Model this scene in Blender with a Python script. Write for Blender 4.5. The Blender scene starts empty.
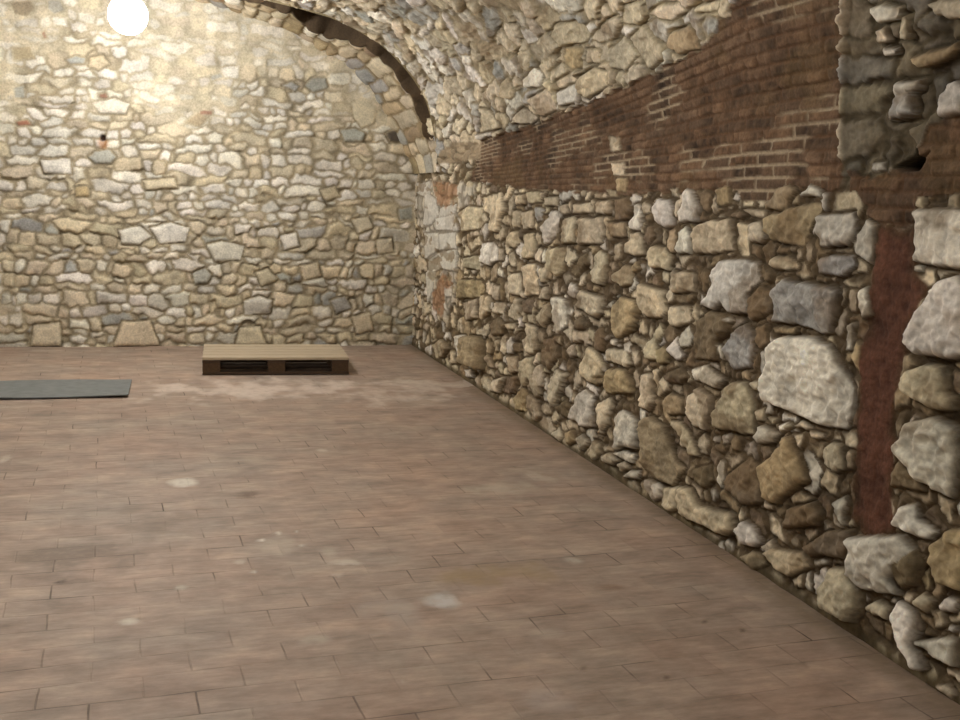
import bpy, math, random
import numpy as np

# ------------------------------------------------------------------ camera
F = 1080.0                     # focal length in pixels of the 960 x 720 frame
EYE = 1.5                      # eye height
# world axes (x to the right, y along the cellar, z up) written in camera axes (right, up, forward)
AX = np.array([[0.96289901, 0.00827986, 0.26973493],
               [-0.26789434, 0.14980933, 0.95172989],
               [0.03252862, 0.98868024, -0.14646939]])
scene = bpy.context.scene
cam = bpy.data.cameras.new('camera')
cam.sensor_fit = 'HORIZONTAL'
cam.sensor_width = 36.0
cam.lens = 36.0 * F / 960.0
cam.clip_start = 0.05
cam_ob = bpy.data.objects.new('camera', cam)
scene.collection.objects.link(cam_ob)
from mathutils import Matrix
m4 = Matrix.Identity(4)
for i in range(3):
    m4[i][0], m4[i][1], m4[i][2] = AX[i][0], AX[i][1], -AX[i][2]
m4[0][3], m4[1][3], m4[2][3] = 0.0, 0.0, EYE
cam_ob.matrix_world = m4
scene.camera = cam_ob

# ------------------------------------------------------------------ world, exposure, lamp strengths
world = bpy.data.worlds.new('world')
scene.world = world
world.use_nodes = True
world.node_tree.nodes['Background'].inputs[0].default_value = (0.9, 0.95, 1.0, 1)
world.node_tree.nodes['Background'].inputs[1].default_value = 0.0
scene.view_settings.view_transform = 'Standard'
scene.view_settings.look = 'None'
scene.view_settings.gamma = 1.0
scene.view_settings.use_curve_mapping = False
scene.view_settings.exposure = 1.5
LAMP_Y = (9.05, 4.7, -0.6)  # first lamp is seen, the other two are added to brighten the near end
LAMP_GLOW = (58.0, 47.0, 40.0)
LAMP_COLOUR = (1.0, 0.995, 0.985)

# ------------------------------------------------------------------ dimensions
XW = 2.328                     # right wall
XL = -3.93                     # left wall
YB = 10.80                     # back wall
YLIP = 9.79                    # where the vault stops short of the back wall
YF = -3.0                      # front wall behind the camera
SPRING = 1.94


def ray(x, y):
    return AX @ np.array([x - 480.0, 360.0 - y, F])


def on_floor(x, y):
    r = ray(x, y)
    return (r * (-EYE / r[2]))[:2]


def on_back(x, y):
    r = ray(x, y)
    p = r * (YB / r[1])
    return p[0], p[2] + EYE


# ------------------------------------------------------------------ noise
def _hash(ix, iy, seed):
    h = (ix.astype(np.int64) * 374761393 + iy.astype(np.int64) * 668265263 + seed * 974711) & 0x7fffffff
    h = ((h ^ (h >> 13)) * 1274126177) & 0x7fffffff
    h = ((h ^ (h >> 16)) * 2246822519) & 0x7fffffff
    return ((h ^ (h >> 15)) & 0xffff) / 32767.5 - 1.0


def vnoise(x, y, seed=0):
    x0 = np.floor(x); y0 = np.floor(y)
    fx = x - x0; fy = y - y0
    fx = fx * fx * (3 - 2 * fx); fy = fy * fy * (3 - 2 * fy)
    a = _hash(x0, y0, seed); b = _hash(x0 + 1, y0, seed)
    c = _hash(x0, y0 + 1, seed); d = _hash(x0 + 1, y0 + 1, seed)
    return (a * (1 - fx) + b * fx) * (1 - fy) + (c * (1 - fx) + d * fx) * fy


def fbm(x, y, seed=0, octaves=4):
    t = np.zeros(np.broadcast(x, y).shape); amp = 0.5; k = 1.0
    for o in range(octaves):
        t = t + amp * vnoise(x * k, y * k, seed + o * 17)
        amp *= 0.5; k *= 2.03
    return t


def sstep(a, b, x):
    t = np.clip((x - a) / (b - a), 0, 1)
    return t * t * (3 - 2 * t)


def lin(rgb):
    c = np.array(rgb, dtype=float) / 255.0
    return np.where(c <= 0.04045, c / 12.92, ((c + 0.055) / 1.055) ** 2.4)


# ------------------------------------------------------------------ the vault's section
def spline(pts, n):
    p = np.array(pts, dtype=float)
    p = np.vstack([2 * p[0] - p[1], p, 2 * p[-1] - p[-2]])
    out = []
    for i in range(1, len(p) - 2):
        for t in np.linspace(0, 1, n, endpoint=False):
            a, b, c, d = p[i - 1], p[i], p[i + 1], p[i + 2]
            out.append(0.5 * (2 * b + (c - a) * t + (2 * a - 5 * b + 4 * c - d) * t * t + (3 * b - a - 3 * c + d) * t ** 3))
    out.append(p[-2])
    return np.array(out)


FOOT = 1.74
A_PTS = [(2.328, 1.94), (2.176, 2.423), (1.847, 2.795), (1.441, 3.010), (1.135, 3.090), (0.792, 3.150),
         (0.2, 3.235), (-0.8, 3.31)]
B_PTS = [(2.232, 1.922), (1.99, 2.331), (1.705, 2.699), (1.352, 2.902), (1.09, 3.025), (0.78, 3.122),
         (0.3, 3.25), (-0.8, 3.40)]
arcA = spline(A_PTS, 16)
arcB = spline(B_PTS, 16)
arcA_full = np.vstack([arcA, np.column_stack([-1.6 - arcA[::-1, 0], arcA[::-1, 1]])[1:]])
profile = np.vstack([[(XW, 0.0)], arcA_full])
plen = np.concatenate([[0], np.cumsum(np.linalg.norm(np.diff(profile, axis=0), axis=1))])
S_END = plen[-1]


def prof_at(s):
    return np.interp(s, plen, profile[:, 0]), np.interp(s, plen, profile[:, 1])


def prof_normal(s):
    e = 0.03
    x1, z1 = prof_at(np.clip(s + e, 0, S_END)); x0, z0 = prof_at(np.clip(s - e, 0, S_END))
    tx, tz = x1 - x0, z1 - z0
    L = np.hypot(tx, tz)
    return -tz / L, tx / L


def on_shell(px, py):
    """A point of the right wall or vault seen at a pixel, as (distance along the cellar, girth from the floor)."""
    r = ray(px, py)
    dx, dz = r[0], r[2]
    best = None
    for i in range(len(profile) - 1):
        (x0, z0), (x1, z1) = profile[i], profile[i + 1]
        ex, ez = x1 - x0, z1 - z0
        det = dx * (-ez) + ex * dz
        if abs(det) < 1e-12:
            continue
        bx, bz = x0, z0 - EYE
        t = (bx * (-ez) + ex * bz) / det
        w = (dx * bz - dz * bx) / det
        lo = -1e9 if i == 0 else -1e-9
        if t > 0 and lo <= w <= 1 + 1e-9 and (best is None or t < best[0]):
            best = (t, plen[i] + w * (plen[i + 1] - plen[i]))
    return best[0] * r[1], best[1]


# ------------------------------------------------------------------ masonry fields on a grid
PAL = {'p': (214, 211, 202), 'w': (218, 213, 200), 'c': (202, 190, 165), 't': (176, 159, 128), 'g': (168, 167, 160), 'b': (130, 115, 94),
       'd': (98, 90, 76), 'r': (150, 104, 84)}


class Field:
    def __init__(self, u, s, seed):
        self.u, self.s, self.seed = u, s, seed
        self.U, self.S = np.meshgrid(u, s, indexing='ij')
        sh = self.U.shape
        self.F1 = np.full(sh, 9.0); self.F2 = np.full(sh, 9.0); self.idF = np.zeros(sh, int)
        self.dT = np.full(sh, -9.0); self.idT = np.full(sh, -1)
        self.minw = []; self.colF = []; self.hF = []; self.tiltF = []
        self.colT = []; self.hT = []; self.tiltT = []
        self.rng = random.Random(seed)

    def window(self, u0, u1, s0, s1):
        return (slice(np.searchsorted(self.u, u0), np.searchsorted(self.u, u1)),
                slice(np.searchsorted(self.s, s0), np.searchsorted(self.s, s1)))

    def warped(self, amp, freq):
        self.WU = self.U + amp * fbm(self.U * freq, self.S * freq, self.seed + 3, 3)
        self.WS = self.S + amp * fbm(self.U * freq, self.S * freq, self.seed + 7, 3)
        self.WU = self.WU + 0.016 * fbm(self.U * 28, self.S * 28, self.seed + 4, 2)
        self.WS = self.WS + 0.016 * fbm(self.U * 28, self.S * 28, self.seed + 8, 2)

    def seed_stone(self, cu, cs, w, h, rot, col, height):
        """A filler stone of half-size w x h."""
        R = 2.3 * max(w, h)
        a, b = self.window(cu - R, cu + R, cs - R, cs + R)
        x = self.WU[a, b] - cu; y = self.WS[a, b] - cs
        if x.size == 0:
            return
        c, s = math.cos(rot), math.sin(rot)
        p = 2.6
        d = (np.abs((c * x + s * y) / w) ** p + np.abs((-s * x + c * y) / h) ** p) ** (1 / p)
        k = len(self.minw)
        self.minw.append(min(w, h)); self.colF.append(col); self.hF.append(height)
        self.tiltF.append((self.rng.uniform(-1, 1), self.rng.uniform(-1, 1), cu, cs))
        F1, F2, I = self.F1[a, b], self.F2[a, b], self.idF[a, b]
        near = d < F1
        F2[:] = np.where(near, F1, np.minimum(F2, d))
        F1[:] = np.where(near, d, F1)
        I[:] = np.where(near, k, I)

    def polygon_sdf(self, poly, a, b, wob=0.010):
        X = self.U[a, b]; Y = self.S[a, b]
        if wob:
            X = X + wob * fbm(X * 16, Y * 16, self.seed + 31, 3); Y = Y + wob * fbm(X * 16 + 9, Y * 16, self.seed + 32, 3)
        d = np.full(X.shape, 1e9); inside = np.zeros(X.shape, bool)
        n = len(poly)
        for i in range(n):
            ax, ay = poly[i]; bx, by = poly[(i + 1) % n]
            ex, ey = bx - ax, by - ay
            L = ex * ex + ey * ey + 1e-12
            t = np.clip(((X - ax) * ex + (Y - ay) * ey) / L, 0, 1)
            d = np.minimum(d, np.hypot(X - ax - t * ex, Y - ay - t * ey))
            if abs(ey) > 1e-12:
                cross = ((ay > Y) != (by > Y)) & (X < ex * (Y - ay) / ey + ax)
                inside ^= cross
        return np.where(inside, d, -d)

    def traced(self, poly, col, height, round_=0.006):
        p = np.array(poly)
        if p[:, 0].max() < self.u[0] or p[:, 0].min() > self.u[-1]:
            return
        m = 0.12
        a, b = self.window(p[:, 0].min() - m, p[:, 0].max() + m, p[:, 1].min() - m, p[:, 1].max() + m)
        if self.U[a, b].size == 0:
            return
        d = self.polygon_sdf(poly, a, b) + round_ * 0.5
        k = len(self.colT)
        self.colT.append(col); self.hT.append(height)
        self.tiltT.append((self.rng.uniform(-1, 1), self.rng.uniform(-1, 1), p[:, 0].mean(), p[:, 1].mean()))
        D, I = self.dT[a, b], self.idT[a, b]
        m_ = d > D
        D[:] = np.where(m_, d, D); I[:] = np.where(m_, k, I)

    def region(self, poly, wob=0.03):
        """Signed distance of the whole grid to an outline (positive inside)."""
        return self.polygon_sdf(poly, slice(None), slice(None), wob)

    def finish(self, gap=0.008, fill_gap=0.006):
        minw = np.array(self.minw); u, s = self.U, self.S
        dF = (self.F2 - self.F1) * 0.5 * minw[self.idF] - fill_gap
        dF = np.where(self.F1 > 1.25, np.minimum(dF, (1.25 - self.F1) * minw[self.idF]), dF)
        dF = np.minimum(dF, -self.dT - gap)
        isT = self.dT > 0
        self.d = np.where(isT, self.dT, dF)
        colF = np.array(self.colF); colT = np.array(self.colT) if self.colT else np.zeros((1, 3))
        self.stone = np.where(isT[..., None], colT[np.maximum(self.idT, 0)], colF[self.idF])
        hF = np.array(self.hF); hT = np.array(self.hT) if self.hT else np.zeros(1)
        self.H = np.where(isT, hT[np.maximum(self.idT, 0)], hF[self.idF])
        tF = np.array(self.tiltF); tT = np.array(self.tiltT) if self.tiltT else np.zeros((1, 4))
        T = np.where(isT[..., None], tT[np.maximum(self.idT, 0)], tF[self.idF])
        self.tilt = T[..., 0] * np.clip(u - T[..., 2], -.2, .2) + T[..., 1] * np.clip(s - T[..., 3], -.2, .2)


def jitter(rng, key, amt=0.09):
    c = np.array(PAL[key], float)
    k = 1 + rng.uniform(-amt, amt)
    return lin(np.clip(c * k + np.array([rng.uniform(-2, 3), 0, rng.uniform(-4, 4)]), 0, 255))


def course(field, u0, u1, s0, s1, w, h, palette, rng, height=(0.02, 0.04), small=0.3, rotj=0.25):
    """Roughly coursed rubble laid over a rectangle."""
    s = s0
    while s < s1:
        hh = h * rng.uniform(0.65, 1.35)
        u = u0 + rng.uniform(-w, 0)
        while u < u1:
            ww = w * rng.choice([0.55, 0.8, 1.0, 1.0, 1.3, 1.7])
            if rng.random() < small:
                ww *= 0.55
            lift = rng.uniform(-0.3, 0.3) * hh
            k = palette[min(int(rng.random() * len(palette)), len(palette) - 1)]
            field.seed_stone(u + ww / 2, s + hh / 2 + lift, ww * 0.52, hh * 0.55 * rng.uniform(0.75, 1.15),
                             rng.uniform(-rotj, rotj), jitter(rng, k), rng.uniform(*height))
            u += ww
        s += hh


# ------------------------------------------------------------------ materials
def new_mat(name):
    m = bpy.data.materials.new(name)
    m.use_nodes = True
    return m, m.node_tree.nodes, m.node_tree.links, m.node_tree.nodes['Principled BSDF']


def masonry_mat(name, rough=0.92, speck=0.22, bump=0.25, scale=60):
    m, N, L, P = new_mat(name)
    at = N.new('ShaderNodeAttribute'); at.attribute_name = 'colour'
    tc = N.new('ShaderNodeTexCoord')
    nz = N.new('ShaderNodeTexNoise'); nz.inputs['Scale'].default_value = scale; nz.inputs['Detail'].default_value = 6
    mr = N.new('ShaderNodeMapRange'); mr.inputs['From Min'].default_value = 0.25; mr.inputs['From Max'].default_value = 0.75
    mr.inputs['To Min'].default_value = 1 - speck; mr.inputs['To Max'].default_value = 1 + speck
    mx = N.new('ShaderNodeVectorMath'); mx.operation = 'SCALE'
    L.new(tc.outputs['Object'], nz.inputs['Vector']); L.new(nz.outputs['Fac'], mr.inputs['Value'])
    L.new(at.outputs['Color'], mx.inputs[0]); L.new(mr.outputs['Result'], mx.inputs['Scale'])
    L.new(mx.outputs['Vector'], P.inputs['Base Color'])
    bp = N.new('ShaderNodeBump'); bp.inputs['Strength'].default_value = bump; bp.inputs['Distance'].default_value = 0.01
    L.new(nz.outputs['Fac'], bp.inputs['Height']); L.new(bp.outputs['Normal'], P.inputs['Normal'])
    P.inputs['Roughness'].default_value = rough
    P.inputs['Specular IOR Level'].default_value = 0.2
    return m


def plain_mat(name, rgb, rough=0.6, metal=0.0, grain=0.0, stretch=(1, 1, 1), scale=30):
    m, N, L, P = new_mat(name)
    c = lin(rgb)
    P.inputs['Roughness'].default_value = rough; P.inputs['Metallic'].default_value = metal
    if grain:
        tc = N.new('ShaderNodeTexCoord'); mp = N.new('ShaderNodeMapping'); mp.inputs['Scale'].default_value = stretch
        nz = N.new('ShaderNodeTexNoise'); nz.inputs['Scale'].default_value = scale; nz.inputs['Detail'].default_value = 5
        rp = N.new('ShaderNodeValToRGB')
        rp.color_ramp.elements[0].position = 0.3; rp.color_ramp.elements[1].position = 0.7
        rp.color_ramp.elements[0].color = (*(c * (1 - grain)), 1); rp.color_ramp.elements[1].color = (*(c * (1 + grain)), 1)
        L.new(tc.outputs['Object'], mp.inputs['Vector']); L.new(mp.outputs['Vector'], nz.inputs['Vector'])
        L.new(nz.outputs['Fac'], rp.inputs['Fac']); L.new(rp.outputs['Color'], P.inputs['Base Color'])
    else:
        P.inputs['Base Color'].default_value = (*c, 1)
    return m


MAT_STONE = masonry_mat('rubble_stone')
MAT_BRICK = masonry_mat('old_brick', speck=0.25, bump=0.35, scale=70)
MAT_PLASTER = masonry_mat('flaking_plaster', speck=0.15, scale=40)


# ------------------------------------------------------------------ mesh building
def mesh_from(name, co, quads, col, mat, parent=None, kind=None):
    used = np.unique(quads)
    remap = np.full(co.shape[0], -1); remap[used] = np.arange(len(used))
    q = remap[quads].astype(np.int32); v = co[used]
    me = bpy.data.meshes.new(name)
    me.vertices.add(len(v)); me.vertices.foreach_set('co', v.astype(np.float32).ravel())
    me.loops.add(q.size); me.loops.foreach_set('vertex_index', q.ravel())
    me.polygons.add(len(q))
    me.polygons.foreach_set('loop_start', np.arange(0, q.size, 4, dtype=np.int32))
    me.polygons.foreach_set('loop_total', np.full(len(q), 4, dtype=np.int32))
    me.polygons.foreach_set('use_smooth', np.ones(len(q), dtype=bool))
    me.update(calc_edges=True)
    if col is not None:
        at = me.color_attributes.new('colour', 'FLOAT_COLOR', 'POINT')
        c4 = np.ones((len(v), 4), np.float32); c4[:, :3] = np.clip(col[used], 0, 1)
        at.data.foreach_set('color', c4.ravel())
    me.materials.append(mat)
    o = bpy.data.objects.new(name, me)
    scene.collection.objects.link(o)
    if parent:
        o.parent = parent
    if kind:
        o['kind'] = kind
    return o


def grid_quads(nu, ns):
    i = np.arange(nu * ns).reshape(nu, ns)
    return np.stack([i[:-1, :-1], i[1:, :-1], i[1:, 1:], i[:-1, 1:]], -1)


def label(o, text, cat=None, group=None):
    o['label'] = text
    if cat: o['category'] = cat
    if group: o['group'] = group
    return o


# ------------------------------------------------------------------ right wall and vault
def grow(a, b, step):
    out = [a]
    while out[-1] < b:
        out.append(out[-1] + step(out[-1]))
    out[-1] = b
    return np.array(out)


u_grid = np.concatenate([grow(YF, 1.4, lambda u: 0.05)[:-1],
                         grow(1.4, YLIP, lambda u: max(0.006, min(0.02, 0.00055 * u * u)))[:-1],
                         grow(YLIP, YB, lambda u: 0.02)])
s_grid = np.concatenate([grow(0, 2.75, lambda s: 0.0065)[:-1], grow(2.75, 4.6, lambda s: 0.014)[:-1],
                         grow(4.6, S_END, lambda s: 0.05)])
W = Field(u_grid, s_grid, 11)
W.warped(0.05, 7.0)
rng = random.Random(5)

CR = {'A': (400, 170, 6), 'B': (540, 170, 6), 'C': (680, 170, 6), 'D': (820, 170, 5.142857), 'E': (400, 270, 6),
      'F': (540, 270, 6), 'G': (680, 270, 6), 'H': (820, 290, 5.142857), 'I': (500, 370, 6), 'J': (640, 370, 6),
      'K': (780, 370, 5.33333), 'L': (620, 450, 6), 'M': (740, 470, 6), 'N': (820, 500, 5.142857),
      'O': (780, 560, 4.5), 'Q': (480, 0, 4), 'R': (800, 0, 3.6), 'S': (620, 180, 2.8235), 'T': (600, 400, 2.25),
      'P': (0, 0, 1)}


def shell_poly(c, pts):
    ox, oy, k = CR[c]
    return [on_shell(ox + x / k, oy + y / k) for x, y in pts]


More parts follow.
